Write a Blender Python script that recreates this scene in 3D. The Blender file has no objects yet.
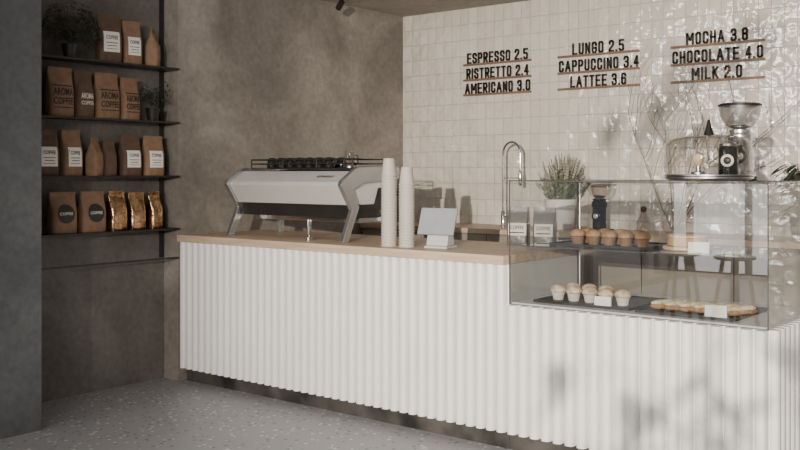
import bpy, bmesh, math, random
from mathutils import Vector, Matrix
random.seed(7)
SC = bpy.context.scene
COL = SC.collection

# ------------------------------------------------------------------ materials
def nt(name):
    m = bpy.data.materials.new(name); m.use_nodes = True
    t = m.node_tree; t.nodes.clear()
    out = t.nodes.new('ShaderNodeOutputMaterial')
    return m, t, out
def N(t, typ, **kw):
    n = t.nodes.new(typ)
    for k, v in kw.items(): setattr(n, k, v)
    return n
def rgb(c): return (c[0], c[1], c[2], 1.0)

def mat(name, c1, c2=None, rough=0.5, metal=0.0, scale=12.0, bump=0.0, stretch=(1,1,1), detail=4.0,
        spec=0.5, bscale=None, coat=0.0, lo=0.35, hi=0.65, trans=0.0):
    m, t, out = nt(name)
    if c2 is None: c2 = tuple(x*0.93 for x in c1)
    tc = N(t, 'ShaderNodeTexCoord'); mp = N(t, 'ShaderNodeMapping'); mp.inputs['Scale'].default_value = stretch
    nz = N(t, 'ShaderNodeTexNoise'); nz.inputs['Scale'].default_value = scale; nz.inputs['Detail'].default_value = detail
    rp = N(t, 'ShaderNodeValToRGB')
    rp.color_ramp.elements[0].position = lo; rp.color_ramp.elements[1].position = hi
    rp.color_ramp.elements[0].color = rgb(c1); rp.color_ramp.elements[1].color = rgb(c2)
    b = N(t, 'ShaderNodeBsdfPrincipled')
    b.inputs['Roughness'].default_value = rough; b.inputs['Metallic'].default_value = metal
    b.inputs['Specular IOR Level'].default_value = spec
    b.inputs['Coat Weight'].default_value = coat
    b.inputs['Transmission Weight'].default_value = trans
    L = t.links.new
    L(tc.outputs['Object'], mp.inputs['Vector']); L(mp.outputs['Vector'], nz.inputs['Vector'])
    L(nz.outputs['Fac'], rp.inputs['Fac']); L(rp.outputs['Color'], b.inputs['Base Color'])
    if bump > 0:
        bn = N(t, 'ShaderNodeBump'); bn.inputs['Strength'].default_value = bump; bn.inputs['Distance'].default_value = 0.01
        n2 = N(t, 'ShaderNodeTexNoise'); n2.inputs['Scale'].default_value = bscale or scale*3; n2.inputs['Detail'].default_value = 5
        L(mp.outputs['Vector'], n2.inputs['Vector'])
        L(n2.outputs['Fac'], bn.inputs['Height']); L(bn.outputs['Normal'], b.inputs['Normal'])
    L(b.outputs['BSDF'], out.inputs['Surface'])
    return m

def concrete(name, a, b_, c, rough=0.75, scale=1.3):
    m, t, out = nt(name); L = t.links.new
    tc = N(t, 'ShaderNodeTexCoord')
    n1 = N(t, 'ShaderNodeTexNoise'); n1.inputs['Scale'].default_value = scale; n1.inputs['Detail'].default_value = 9; n1.inputs['Roughness'].default_value = 0.62; n1.inputs['Distortion'].default_value = 0.6
    n2 = N(t, 'ShaderNodeTexNoise'); n2.inputs['Scale'].default_value = 26; n2.inputs['Detail'].default_value = 8
    r1 = N(t, 'ShaderNodeValToRGB'); e = r1.color_ramp.elements
    e[0].position = 0.33; e[0].color = rgb(a); e[1].position = 0.68; e[1].color = rgb(c)
    k = e.new(0.5); k.color = rgb(b_)
    mx = N(t, 'ShaderNodeMixRGB', blend_type='OVERLAY'); mx.inputs['Fac'].default_value = 0.35
    b = N(t, 'ShaderNodeBsdfPrincipled'); b.inputs['Roughness'].default_value = rough
    bn = N(t, 'ShaderNodeBump'); bn.inputs['Strength'].default_value = 0.35; bn.inputs['Distance'].default_value = 0.01
    L(tc.outputs['Object'], n1.inputs['Vector']); L(tc.outputs['Object'], n2.inputs['Vector'])
    L(n1.outputs['Fac'], r1.inputs['Fac']); L(r1.outputs['Color'], mx.inputs['Color1']); L(n2.outputs['Fac'], mx.inputs['Color2'])
    L(mx.outputs['Color'], b.inputs['Base Color']); L(n1.outputs['Fac'], bn.inputs['Height']); L(bn.outputs['Normal'], b.inputs['Normal'])
    L(b.outputs['BSDF'], out.inputs['Surface'])
    return m

def tile_mat():
    m, t, out = nt('glazed_tile'); L = t.links.new
    SX, SZ_ = 0.090, 0.140
    g = N(t, 'ShaderNodeNewGeometry')
    sc = N(t, 'ShaderNodeVectorMath', operation='MULTIPLY'); sc.inputs[1].default_value = (1/SX, 1, 1/SZ_)
    L(g.outputs['Position'], sc.inputs[0])
    sep = N(t, 'ShaderNodeSeparateXYZ'); L(sc.outputs['Vector'], sep.inputs[0])
    fl = N(t, 'ShaderNodeVectorMath', operation='FLOOR')
    cb = N(t, 'ShaderNodeCombineXYZ'); L(sep.outputs['X'], cb.inputs['X']); L(sep.outputs['Z'], cb.inputs['Y']); L(cb.outputs[0], fl.inputs[0])
    wn = N(t, 'ShaderNodeTexWhiteNoise', noise_dimensions='3D'); L(fl.outputs['Vector'], wn.inputs['Vector'])
    sb = N(t, 'ShaderNodeVectorMath', operation='SUBTRACT'); L(wn.outputs['Color'], sb.inputs[0]); sb.inputs[1].default_value = (0.5,0.5,0.5)
    s2 = N(t, 'ShaderNodeVectorMath', operation='SCALE'); s2.inputs['Scale'].default_value = 0.10; L(sb.outputs['Vector'], s2.inputs[0])
    ad = N(t, 'ShaderNodeVectorMath', operation='ADD'); L(g.outputs['Normal'], ad.inputs[0]); L(s2.outputs['Vector'], ad.inputs[1])
    nm = N(t, 'ShaderNodeVectorMath', operation='NORMALIZE'); L(ad.outputs['Vector'], nm.inputs[0])
    def edge(o, size):
        fr = N(t, 'ShaderNodeMath', operation='FRACT'); L(o, fr.inputs[0])
        a = N(t, 'ShaderNodeMath', operation='SUBTRACT'); L(fr.outputs[0], a.inputs[0]); a.inputs[1].default_value = 0.5
        b = N(t, 'ShaderNodeMath', operation='ABSOLUTE'); L(a.outputs[0], b.inputs[0])
        c = N(t, 'ShaderNodeMath', operation='MULTIPLY_ADD'); L(b.outputs[0], c.inputs[0]); c.inputs[1].default_value = size; c.inputs[2].default_value = -0.5*size
        return c.outputs[0]
    mxm = N(t, 'ShaderNodeMath', operation='MAXIMUM'); L(edge(sep.outputs['X'], SX), mxm.inputs[0]); L(edge(sep.outputs['Z'], SZ_), mxm.inputs[1])
    mr = N(t, 'ShaderNodeMapRange'); mr.inputs['From Min'].default_value = -0.0034; mr.inputs['From Max'].default_value = -0.0012
    L(mxm.outputs[0], mr.inputs['Value'])
    rp = N(t, 'ShaderNodeValToRGB'); rp.color_ramp.elements[0].color = (0.65,0.60,0.535,1); rp.color_ramp.elements[1].color = (0.71,0.665,0.60,1)
    L(wn.outputs['Value'], rp.inputs['Fac'])
    mc = N(t, 'ShaderNodeMixRGB'); L(mr.outputs[0], mc.inputs['Fac']); L(rp.outputs['Color'], mc.inputs['Color1']); mc.inputs['Color2'].default_value = (0.56,0.515,0.455,1)
    b = N(t, 'ShaderNodeBsdfPrincipled')
    ro = N(t, 'ShaderNodeMapRange'); ro.inputs['To Min'].default_value = 0.09; ro.inputs['To Max'].default_value = 0.6
    L(mr.outputs[0], ro.inputs['Value']); L(ro.outputs[0], b.inputs['Roughness'])
    b.inputs['Specular IOR Level'].default_value = 1.0
    b.inputs['Coat Weight'].default_value = 1.0; b.inputs['Coat Roughness'].default_value = 0.06; b.inputs['Coat IOR'].default_value = 1.75
    L(mc.outputs['Color'], b.inputs['Base Color'])
    nz = N(t, 'ShaderNodeTexNoise'); nz.inputs['Scale'].default_value = 10; nz.inputs['Detail'].default_value = 1.0; L(g.outputs['Position'], nz.inputs['Vector'])
    h = N(t, 'ShaderNodeMath', operation='MULTIPLY_ADD'); L(mr.outputs[0], h.inputs[0]); h.inputs[1].default_value = -0.12
    L(nz.outputs['Fac'], h.inputs[2])
    bn = N(t, 'ShaderNodeBump'); bn.inputs['Strength'].default_value = 1.0; bn.inputs['Distance'].default_value = 0.022
    L(h.outputs[0], bn.inputs['Height']); L(nm.outputs['Vector'], bn.inputs['Normal']); L(bn.outputs['Normal'], b.inputs['Normal']); L(bn.outputs['Normal'], b.inputs['Coat Normal'])
    L(b.outputs['BSDF'], out.inputs['Surface'])
    return m

def terrazzo():
    m, t, out = nt('terrazzo'); L = t.links.new
    tc = N(t, 'ShaderNodeTexCoord')
    v = N(t, 'ShaderNodeTexVoronoi'); v.inputs['Scale'].default_value = 36; L(tc.outputs['Object'], v.inputs['Vector'])
    r = N(t, 'ShaderNodeValToRGB'); r.color_ramp.interpolation = 'CONSTANT'; e = r.color_ramp.elements
    e[0].position = 0; e[0].color = (0.30,0.30,0.315,1); e[1].position = 0.74; e[1].color = (0.14,0.14,0.15,1)
    k = e.new(0.87); k.color = (0.62,0.61,0.60,1)
    sp = N(t, 'ShaderNodeSeparateColor'); L(v.outputs['Color'], sp.inputs[0]); L(sp.outputs[0], r.inputs['Fac'])
    lt = N(t, 'ShaderNodeMath', operation='LESS_THAN'); L(v.outputs['Distance'], lt.inputs[0]); lt.inputs[1].default_value = 0.40
    nz = N(t, 'ShaderNodeTexNoise'); nz.inputs['Scale'].default_value = 2.0; nz.inputs['Detail'].default_value = 8; L(tc.outputs['Object'], nz.inputs['Vector'])
    rb = N(t, 'ShaderNodeValToRGB'); rb.color_ramp.elements[0].color = (0.26,0.265,0.285,1); rb.color_ramp.elements[1].color = (0.34,0.345,0.365,1); L(nz.outputs['Fac'], rb.inputs['Fac'])
    mx = N(t, 'ShaderNodeMixRGB'); L(lt.outputs[0], mx.inputs['Fac']); L(rb.outputs['Color'], mx.inputs['Color1']); L(r.outputs['Color'], mx.inputs['Color2'])
    b = N(t, 'ShaderNodeBsdfPrincipled'); b.inputs['Roughness'].default_value = 0.45; L(mx.outputs['Color'], b.inputs['Base Color'])
    L(b.outputs['BSDF'], out.inputs['Surface']); return m

def wood(name, c1, c2, axis='X', rough=0.45):
    st = {'X': (1.2, 14, 14), 'Y': (14, 1.2, 14), 'Z': (14, 14, 1.2)}[axis]
    return mat(name, c1, c2, rough=rough, scale=2.2, stretch=st, detail=8, bump=0.08, bscale=6)

def glass(name, tint=(0.985,0.992,0.988), refl=1.0, rough=0.0, base=0.03, power=4.5):
    m, t, out = nt(name); L = t.links.new
    lw = N(t, 'ShaderNodeLayerWeight'); lw.inputs['Blend'].default_value = 0.5
    pw = N(t, 'ShaderNodeMath', operation='POWER'); L(lw.outputs['Facing'], pw.inputs[0]); pw.inputs[1].default_value = power
    ma = N(t, 'ShaderNodeMath', operation='MULTIPLY_ADD'); L(pw.outputs[0], ma.inputs[0]); ma.inputs[1].default_value = 0.9*refl; ma.inputs[2].default_value = base
    tr = N(t, 'ShaderNodeBsdfTransparent'); tr.inputs['Color'].default_value = rgb(tint)
    gl = N(t, 'ShaderNodeBsdfGlossy'); gl.inputs['Roughness'].default_value = rough
    mx = N(t, 'ShaderNodeMixShader'); L(ma.outputs[0], mx.inputs['Fac']); L(tr.outputs[0], mx.inputs[1]); L(gl.outputs[0], mx.inputs[2])
    L(mx.outputs[0], out.inputs['Surface']); return m

M = {}
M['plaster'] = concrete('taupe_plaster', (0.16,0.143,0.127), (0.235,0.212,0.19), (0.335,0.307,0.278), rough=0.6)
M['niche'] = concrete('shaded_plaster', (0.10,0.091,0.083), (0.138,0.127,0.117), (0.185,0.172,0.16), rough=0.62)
M['pillar'] = concrete('grey_concrete', (0.08,0.085,0.092), (0.115,0.12,0.128), (0.16,0.165,0.173), rough=0.7, scale=1.0)
M['ceiling'] = concrete('ceiling_concrete', (0.34,0.315,0.285), (0.40,0.37,0.335), (0.46,0.43,0.39))
M['tile'] = tile_mat()
M['floor'] = terrazzo()
M['ribs'] = mat('white_lacquer', (0.82,0.815,0.81), (0.79,0.785,0.78), rough=0.36, scale=3)
M['carcass'] = mat('white_board', (0.60,0.59,0.57), rough=0.5)
M['stone'] = mat('dark_stone', (0.02,0.018,0.017), (0.085,0.078,0.071), rough=0.35, scale=5, detail=9)
M['oak'] = wood('oak', (0.58,0.45,0.33), (0.44,0.335,0.235))
M['oak2'] = wood('walnut_wood', (0.20,0.12,0.075), (0.14,0.085,0.055))
M['glass'] = glass('clear_glass', base=0.022)
M['frontglass'] = glass('front_clear_glass', tint=(0.965,0.97,0.965), base=0.075)
M['tintglass'] = glass('vessel_glass', tint=(0.90,0.87,0.84), base=0.06, power=1.7, refl=0.7)
M['domeglass'] = glass('dome_glass', tint=(0.90,0.88,0.85), base=0.05, power=1.8, refl=0.85)
M['hopper'] = glass('hopper_glass', tint=(0.85,0.85,0.85), base=0.34, rough=0.35, power=2.5, refl=0.4)
M['edge'] = mat('glass_edge', (0.08,0.08,0.075), rough=0.2)
M['black'] = mat('black_metal', (0.015,0.014,0.013), (0.02,0.019,0.018), rough=0.4)
M['blackgloss'] = mat('black_gloss', (0.012,0.012,0.012), (0.018,0.018,0.018), rough=0.15)
M['letter'] = mat('letter_black', (0.018,0.016,0.014), rough=0.5)
M['chrome'] = mat('chrome', (0.75,0.75,0.75), (0.7,0.7,0.7), rough=0.12, metal=1)
M['steel'] = mat('brushed_steel', (0.52,0.52,0.53), (0.45,0.45,0.46), rough=0.32, metal=1)
M['satin'] = mat('satin_silver', (0.62,0.63,0.64), (0.56,0.57,0.58), rough=0.25, metal=0.9)
M['white'] = mat('pearl_white_enamel', (0.86,0.86,0.86), (0.82,0.82,0.82), rough=0.24, metal=0.5, coat=0.3)
M['paper'] = mat('paper_cup', (0.50,0.467,0.425), rough=0.6)
M['card'] = mat('white_card', (0.85,0.84,0.80), rough=0.6)
M['kraft'] = mat('kraft_paper', (0.28,0.17,0.105), (0.215,0.13,0.08), rough=0.7, scale=20, bump=0.4, bscale=14)
M['kraftdark'] = mat('dark_kraft_paper', (0.13,0.08,0.052), (0.095,0.06,0.04), rough=0.7, scale=20, bump=0.4, bscale=14)
M['gold'] = mat('gold_foil', (0.68,0.46,0.27), (0.33,0.19,0.10), rough=0.2, metal=1, scale=14, bump=1.0, bscale=18)
M['greybag'] = mat('grey_bag', (0.19,0.18,0.175), (0.15,0.145,0.14), rough=0.35, scale=12, bump=0.3, metal=0.4)
M['darkbag'] = mat('charcoal_label', (0.03,0.028,0.026), rough=0.5)
M['ink'] = mat('ink', (0.03,0.025,0.02), rough=0.6)
M['inkwhite'] = mat('white_ink', (0.70,0.66,0.60), rough=0.6)
M['pot'] = mat('white_ceramic', (0.76,0.74,0.71), rough=0.35)
M['soil'] = mat('soil', (0.05,0.035,0.025), rough=0.9, scale=60, bump=1)
M['leafdark'] = mat('dark_leaf', (0.03,0.042,0.025), (0.05,0.062,0.036), rough=0.5)
M['sage'] = mat('sage_leaf', (0.14,0.165,0.10), (0.22,0.24,0.155), rough=0.6)
M['lav'] = mat('dried_flower', (0.36,0.31,0.29), (0.26,0.25,0.20), rough=0.8)
M['twig'] = mat('twig_bark', (0.20,0.165,0.125), (0.14,0.115,0.09), rough=0.8)
M['bun'] = mat('baked_crust', (0.44,0.27,0.145), (0.26,0.145,0.07), rough=0.6, scale=25, bump=0.5)
M['sugar'] = mat('sugared_crust', (0.74,0.62,0.48), (0.46,0.30,0.17), rough=0.7, scale=30, bump=0.6, lo=0.40, hi=0.66)
M['mcup'] = mat('muffin_paper', (0.66,0.62,0.56), (0.58,0.54,0.48), rough=0.7)
M['mcupbrown'] = mat('brown_muffin_paper', (0.24,0.15,0.09), (0.18,0.11,0.065), rough=0.7)
M['cream'] = mat('cream_icing', (0.80,0.69,0.47), (0.60,0.44,0.24), rough=0.4, scale=45)
M['pist'] = mat('pistachio_crumb', (0.38,0.33,0.18), (0.74,0.65,0.48), rough=0.8, scale=60, bump=0.8, lo=0.32, hi=0.52)
M['cake'] = mat('cake_sponge', (0.56,0.38,0.19), (0.44,0.27,0.12), rough=0.8, scale=40, bump=0.5)
M['slate'] = mat('slate_tray', (0.02,0.02,0.021), (0.03,0.03,0.03), rough=0.5)
M['screen'] = mat('grey_tablet_back', (0.32,0.345,0.37), (0.29,0.315,0.34), rough=0.35, metal=0.1)
M['stand'] = mat('light_grey_plastic', (0.50,0.50,0.50), (0.46,0.46,0.46), rough=0.4)
M['beans'] = mat('coffee_beans', (0.05,0.025,0.012), (0.11,0.055,0.03), rough=0.4, scale=80, bump=1)
M['cab'] = mat('cabinet_front', (0.30,0.265,0.23), (0.27,0.24,0.21), rough=0.5, scale=3)
M['windowframe'] = mat('window_frame', (0.05,0.05,0.05), rough=0.5)

# ------------------------------------------------------------------ mesh helpers
def finish(bm, name, m, parent=None, loc=(0,0,0), smooth=False, bevel=0.0, rot=None, sharp=38):
    bmesh.ops.recalc_face_normals(bm, faces=bm.faces[:])
    me = bpy.data.meshes.new(name); bm.to_mesh(me); bm.free()
    if smooth:
        for p in me.polygons: p.use_smooth = True
        try: me.set_sharp_from_angle(angle=math.radians(sharp))
        except Exception: pass
    me.materials.append(m)
    o = bpy.data.objects.new(name, me); COL.objects.link(o); o.location = loc
    if rot: o.rotation_euler = rot
    if parent: o.parent = parent
    if bevel > 0:
        bv = o.modifiers.new('bevel', 'BEVEL'); bv.width = bevel; bv.segments = 2; bv.limit_method = 'ANGLE'
    return o
def top(o, label, cat, group=None):
    o['label'] = label; o['category'] = cat
    if group: o['group'] = group
    return o
def empty(name, loc, label, cat, rotz=0, group=None):
    e = bpy.data.objects.new(name, None); COL.objects.link(e); e.location = loc; e.rotation_euler = (0,0,rotz)
    e.empty_display_size = 0.05
    return top(e, label, cat, group)
def dup(root, loc, rotz=None, group=None):
    def cp(o, par):
        n = o.copy(); COL.objects.link(n)
        if par: n.parent = par
        for c in list(o.children): cp(c, n)
        return n
    n = cp(root, None); n.location = loc
    if rotz is not None: n.rotation_euler = (0,0,rotz)
    return n
def bbox(bm, x0,x1,y0,y1,z0,z1, mtx=None):
    vs = [bm.verts.new((x,y,z)) for x in (x0,x1) for y in (y0,y1) for z in (z0,z1)]
    if mtx:
        for v in vs: v.co = mtx @ v.co
    for f in ((0,1,3,2),(4,6,7,5),(0,4,5,1),(2,3,7,6),(0,2,6,4),(1,5,7,3)):
        bm.faces.new([vs[i] for i in f])
def box(name, m, x0,x1,y0,y1,z0,z1, parent=None, bevel=0.0, loc=(0,0,0), rot=None, smooth=False):
    bm = bmesh.new(); bbox(bm, x0,x1,y0,y1,z0,z1)
    return finish(bm, name, m, parent, loc, bevel=bevel, rot=rot, smooth=smooth)
def lathe(bm, prof, seg=32, c=(0,0,0), cap=True, flute=0, famp=0.0):
    rings = []
    for r, z in prof:
        ring = []
        for i in range(seg):
            a = 2*math.pi*i/seg
            rr = r*(1+famp*math.cos(flute*a)) if flute else r
            ring.append(bm.verts.new((c[0]+rr*math.cos(a), c[1]+rr*math.sin(a), c[2]+z)))
        rings.append(ring)
    for a, b in zip(rings, rings[1:]):
        for i in range(seg):
            bm.faces.new((a[i], a[(i+1)%seg], b[(i+1)%seg], b[i]))
    if cap:
        bm.faces.new(rings[0][::-1]); bm.faces.new(rings[-1])
def turned(name, m, prof, parent=None, loc=(0,0,0), seg=32, cap=True, rot=None, **k):
    bm = bmesh.new(); lathe(bm, prof, seg, cap=cap, **k)
    return finish(bm, name, m, parent, loc, smooth=True, rot=rot)
def tube(bm, pts, r, seg=8, r2=None):
    pts = [Vector(p) for p in pts]; n = len(pts); rings = []
    t0 = (pts[1]-pts[0]).normalized()
    up = Vector((0,0,1)) if abs(t0.z) < 0.9 else Vector((1,0,0))
    nrm = t0.cross(up).normalized()
    for i, p in enumerate(pts):
        if i == 0: t = pts[1]-pts[0]
        elif i == n-1: t = pts[-1]-pts[-2]
        else: t = (pts[i+1]-pts[i]).normalized()+(pts[i]-pts[i-1]).normalized()
        t.normalize()
        nrm = (nrm - t*nrm.dot(t)).normalized(); bi = t.cross(nrm)
        rr = r if r2 is None else r+(r2-r)*i/(n-1)
        rings.append([bm.verts.new(p+(nrm*math.cos(2*math.pi*k/seg)+bi*math.sin(2*math.pi*k/seg))*rr) for k in range(seg)])
    for a, b in zip(rings, rings[1:]):
        for k in range(seg): bm.faces.new((a[k], a[(k+1)%seg], b[(k+1)%seg], b[k]))
    bm.faces.new(rings[0][::-1]); bm.faces.new(rings[-1])
def pipe(name, m, pts, r, parent=None, loc=(0,0,0), seg=10, r2=None):
    bm = bmesh.new(); tube(bm, pts, r, seg, r2); return finish(bm, name, m, parent, loc, smooth=True)
def prism(bm, poly, x0, x1):
    a = [bm.verts.new((x0,y,z)) for y,z in poly]; b = [bm.verts.new((x1,y,z)) for y,z in poly]; n = len(poly)
    bm.faces.new(a); bm.faces.new(b[::-1])
    for i in range(n): bm.faces.new((a[i], b[i], b[(i+1)%n], a[(i+1)%n]))
def text_raw(s, w, h, ext=0.0, bold=0.02, space=1.0):
    cu = bpy.data.curves.new('txt', 'FONT'); cu.body = s; cu.size = 1; cu.offset = bold; cu.extrude = 0.5 if ext > 0 else 0
    cu.resolution_u = 3; cu.space_character = space
    o = bpy.data.objects.new('txt', cu); COL.objects.link(o)
    dg = bpy.context.evaluated_depsgraph_get(); dg.update()
    me = bpy.data.meshes.new_from_object(o.evaluated_get(dg)); bpy.data.objects.remove(o)
    xs = [v.co.x for v in me.vertices]; ys = [v.co.y for v in me.vertices]
    x0, x1, y0, y1 = min(xs), max(xs), min(ys), max(ys)
    for v in me.vertices:
        x = (v.co.x-(x0+x1)/2)/(x1-x0)*w; z = (v.co.y-y0)/(y1-y0)*h
        v.co = Vector((x, -v.co.z*ext, z))
    return me
# bold condensed block capitals drawn as strokes
OCT = [(.2,1),(.8,1),(1,.87),(1,.13),(.8,0),(.2,0),(0,.13),(0,.87),(.2,1)]
PB = [(0,0),(0,1),(.8,1),(1,.87),(1,.6),(.8,.46),(0,.46)]
GL = {'A':[[(0,0),(.5,1),(1,0)],[(.2,.3),(.8,.3)]],
 'C':[[(1,.72),(1,.87),(.8,1),(.2,1),(0,.87),(0,.13),(.2,0),(.8,0),(1,.13),(1,.28)]],
 'E':[[(1,1),(0,1),(0,0),(1,0)],[(0,.5),(.85,.5)]],
 'G':[[(1,.72),(1,.87),(.8,1),(.2,1),(0,.87),(0,.13),(.2,0),(.8,0),(1,.13),(1,.45),(.6,.45)]],
 'H':[[(0,0),(0,1)],[(1,0),(1,1)],[(0,.5),(1,.5)]], 'I':[[(0,0),(0,1)]],
 'K':[[(0,0),(0,1)],[(1,1),(.08,.45)],[(.3,.6),(1,0)]], 'L':[[(0,1),(0,0),(1,0)]],
 'M':[[(0,0),(0,1),(.5,.35),(1,1),(1,0)]], 'N':[[(0,0),(0,1),(1,0),(1,1)]], 'O':[OCT], '0':[OCT],
 'P':[PB], 'R':[PB,[(.5,.46),(1,0)]],
 'S':[[(1,.76),(1,.87),(.8,1),(.2,1),(0,.87),(0,.65),(.2,.54),(.8,.46),(1,.35),(1,.13),(.8,0),(.2,0),(0,.13),(0,.24)]],
 'T':[[(0,1),(1,1)],[(.5,1),(.5,0)]], 'U':[[(0,1),(0,.13),(.2,0),(.8,0),(1,.13),(1,1)]],
 '2':[[(0,.76),(0,.87),(.2,1),(.8,1),(1,.87),(1,.62),(0,.14),(0,0),(1,0)]],
 '3':[[(0,.8),(0,.87),(.2,1),(.8,1),(1,.87),(1,.63),(.8,.52),(.4,.52)],[(.8,.52),(1,.4),(1,.13),(.8,0),(.2,0),(0,.13),(0,.22)]],
 '4':[[(.75,0),(.75,1),(0,.3),(1,.3)]],
 '5':[[(1,1),(0,1),(0,.56),(.8,.58),(1,.44),(1,.13),(.8,0),(.2,0),(0,.13)]],
 '6':[[(1,.8),(1,.87),(.8,1),(.2,1),(0,.87),(0,.13),(.2,0),(.8,0),(1,.13),(1,.44),(.8,.57),(0,.57)]],
 '8':[[(.2,1),(.8,1),(1,.87),(1,.65),(.8,.53),(.2,.53),(0,.65),(0,.87),(.2,1)],[(.2,.53),(0,.4),(0,.13),(.2,0),(.8,0),(1,.13),(1,.4),(.8,.53)]],
 '.':[[(0,0),(0,.02)]]}
def block_text(s, width, h, depth, m, parent, loc):
    T = 0.165*h; GAP = 0.14*h; adv = []; x = 0
    for ch in s:
        cw = {'I':0.0,'.':0.0,'M':0.50,'A':0.42,' ':0.36}.get(ch, 0.33)*h
        adv.append((ch, x, cw)); x += cw + (T+GAP if ch != ' ' else 0)
    total = x-GAP; sx = width/total
    bm = bmesh.new()
    def quad(a, b, ea, eb):
        a = Vector((a[0]*sx,a[1])); b = Vector((b[0]*sx,b[1])); d = (b-a)
        if d.length < 1e-9: return
        d.normalize(); n_ = Vector((-d.y, d.x))*T/2; a = a-d*ea; b = b+d*eb
        pts = [a+n_, b+n_, b-n_, a-n_]
        f = [bm.verts.new((p.x-width/2, 0, p.y)) for p in pts]; k = [bm.verts.new((p.x-width/2, depth, p.y)) for p in pts]
        bm.faces.new(f); bm.faces.new(k[::-1])
        for i in range(4): bm.faces.new((f[i], k[i], k[(i+1)%4], f[(i+1)%4]))
    for ch, x0, cw in adv:
        for pl_ in GL.get(ch, []):
            P = [(x0+T/2+p[0]*cw, T/2+p[1]*(h-T)) for p in pl_]
            closed = pl_[0] == pl_[-1] and len(pl_) > 2
            for i in range(len(P)-1):
                ea = T/2 if (i == 0 and not closed) else T*0.25
                eb = T/2 if (i == len(P)-2 and not closed) else T*0.25
                dx = abs(P[i][0]-P[i+1][0]); dy = abs(P[i][1]-P[i+1][1])
                if i > 0 and not closed:
                    pa = P[i-1]
                    if (abs(pa[0]-P[i][0]) < 1e-6 and dy < 1e-6) or (abs(pa[1]-P[i][1]) < 1e-6 and dx < 1e-6): ea = T/2
                if i < len(P)-2 and not closed:
                    pb = P[i+2]
                    if (abs(pb[0]-P[i+1][0]) < 1e-6 and dy < 1e-6) or (abs(pb[1]-P[i+1][1]) < 1e-6 and dx < 1e-6): eb = T/2
                quad(P[i], P[i+1], ea, eb)
    o = finish(bm, 'lettering', m, parent, loc)
    for v in o.data.vertices: v.co.z = max(0, min(h, v.co.z))
    return o

# ------------------------------------------------------------------ room (low soffit over the bar, unseen double height glazed front shaped for tile glints)
CZ = 2.94; TY = 6.95; WX = -5.60; NX = -5.76; PX = -5.14; HZ = 5.2; SY = 5.0
def struct(o): o['kind'] = 'structure'; return o
struct(box('floor', M['floor'], -6.2, 3.6, -5.0, 7.15, -0.1, 0.0))
struct(box('ceiling', M['ceiling'], -6.2, 3.6, SY, 7.15, CZ, CZ+0.1))
struct(box('ceiling_high', M['ceiling'], -6.2, 3.6, -5.0, SY+0.1, HZ, HZ+0.1))
struct(box('wall_upstand', M['ceiling'], -6.2, 3.6, SY, SY+0.1, CZ+0.1, HZ))
struct(box('wall_back', M['tile'], WX, 3.6, TY, TY+0.2, 0, CZ))
struct(box('wall_left', M['plaster'], -6.1, WX, 4.37, TY+0.2, 0, CZ))
struct(box('wall_left_upper', M['plaster'], -6.1, WX, 4.37, SY, CZ, HZ))
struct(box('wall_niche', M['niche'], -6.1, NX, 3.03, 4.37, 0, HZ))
struct(box('wall_pillar', M['pillar'], -6.1, PX, 2.3, 3.03, 0, HZ))
struct(box('wall_side', M['pillar'], -5.6, -5.4, 0.0, 2.3, 0, HZ))
struct(box('wall_right', M['carcass'], 3.4, 3.6, 0.5, 7.15, 0, HZ))
def window(name, pts, z0, z1, along):
    bm = bmesh.new(); t = 0.04
    a, b, fixed = pts
    n = max(1, round((b-a)/1.4))
    for i in range(n+1):
        p = a+(b-a)*i/n
        if along == 'X': bbox(bm, p-t, p+t, fixed-t, fixed+t, z0, z1)
        else: bbox(bm, fixed-t, fixed+t, p-t, p+t, z0, z1)
    for z in (z0+t, 2.3, 3.7, z1-t):
        if along == 'X': bbox(bm, a, b, fixed-t*.8, fixed+t*.8, z-t, z+t)
        else: bbox(bm, fixed-t*.8, fixed+t*.8, a, b, z-t, z+t)
    return struct(finish(bm, name, M['windowframe']))
window('window_1', (-6.0, 3.4, -4.6), 0, HZ, 'X')
window('window_2', (-4.6, 0.0, -5.5), 0, HZ, 'Y')

# ------------------------------------------------------------------ service counter
def rib_mesh(name, L, z0, z1, m, parent, loc, rotz=0, pitch=0.068):
    n = int(round(L/pitch)); p = L/n; pr = []
    D = 0.024; G_ = 0.048; K = 8; s = 0.115
    for i in range(n):
        x = i*p
        pr.append((x, G_)); pr.append((x+s*p, G_-0.001))
        for k in range(K+1):
            t = k/K; u = abs(2*t-1)
            pr.append((x+s*p+0.0005+t*((1-2*s)*p-0.001), D*(1-math.sqrt(max(0,1-(0.98*u)**2.3)))))
        pr.append((x+(1-s)*p, G_-0.001))
    pr.append((L, G_))
    bm = bmesh.new(); B = G_+0.002
    lo = [bm.verts.new((x,y,z0)) for x,y in pr]; hi = [bm.verts.new((x,y,z1)) for x,y in pr]
    lb = [bm.verts.new((x,B,z0)) for x,y in pr]; hb = [bm.verts.new((x,B,z1)) for x,y in pr]
    for i in range(len(pr)-1):
        bm.faces.new((lo[i], lo[i+1], hi[i+1], hi[i])); bm.faces.new((hi[i], hi[i+1], hb[i+1], hb[i]))
        bm.faces.new((lo[i], lb[i], lb[i+1], lo[i+1])); bm.faces.new((lb[i], hb[i], hb[i+1], lb[i+1]))
    bm.faces.new((lo[0], hi[0], hb[0], lb[0])); bm.faces.new((lo[-1], lb[-1], hb[-1], hi[-1]))
    return finish(bm, name, m, parent, loc, rot=(0,0,rotz), smooth=True, sharp=50)
CX0, CXM, CX1 = -5.595, -2.82, -1.43
CF = 4.365; CB = 5.19; ZT = 1.05; ZC = 1.0; ZD = 0.785
cn = empty('service_counter', (CX0, CF, 0), 'long white corrugated service counter with dark stone plinth', 'counter')
rib_mesh('front_panel', CXM-CX0, 0.095, ZC, M['ribs'], cn, (0,0,0))
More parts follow.
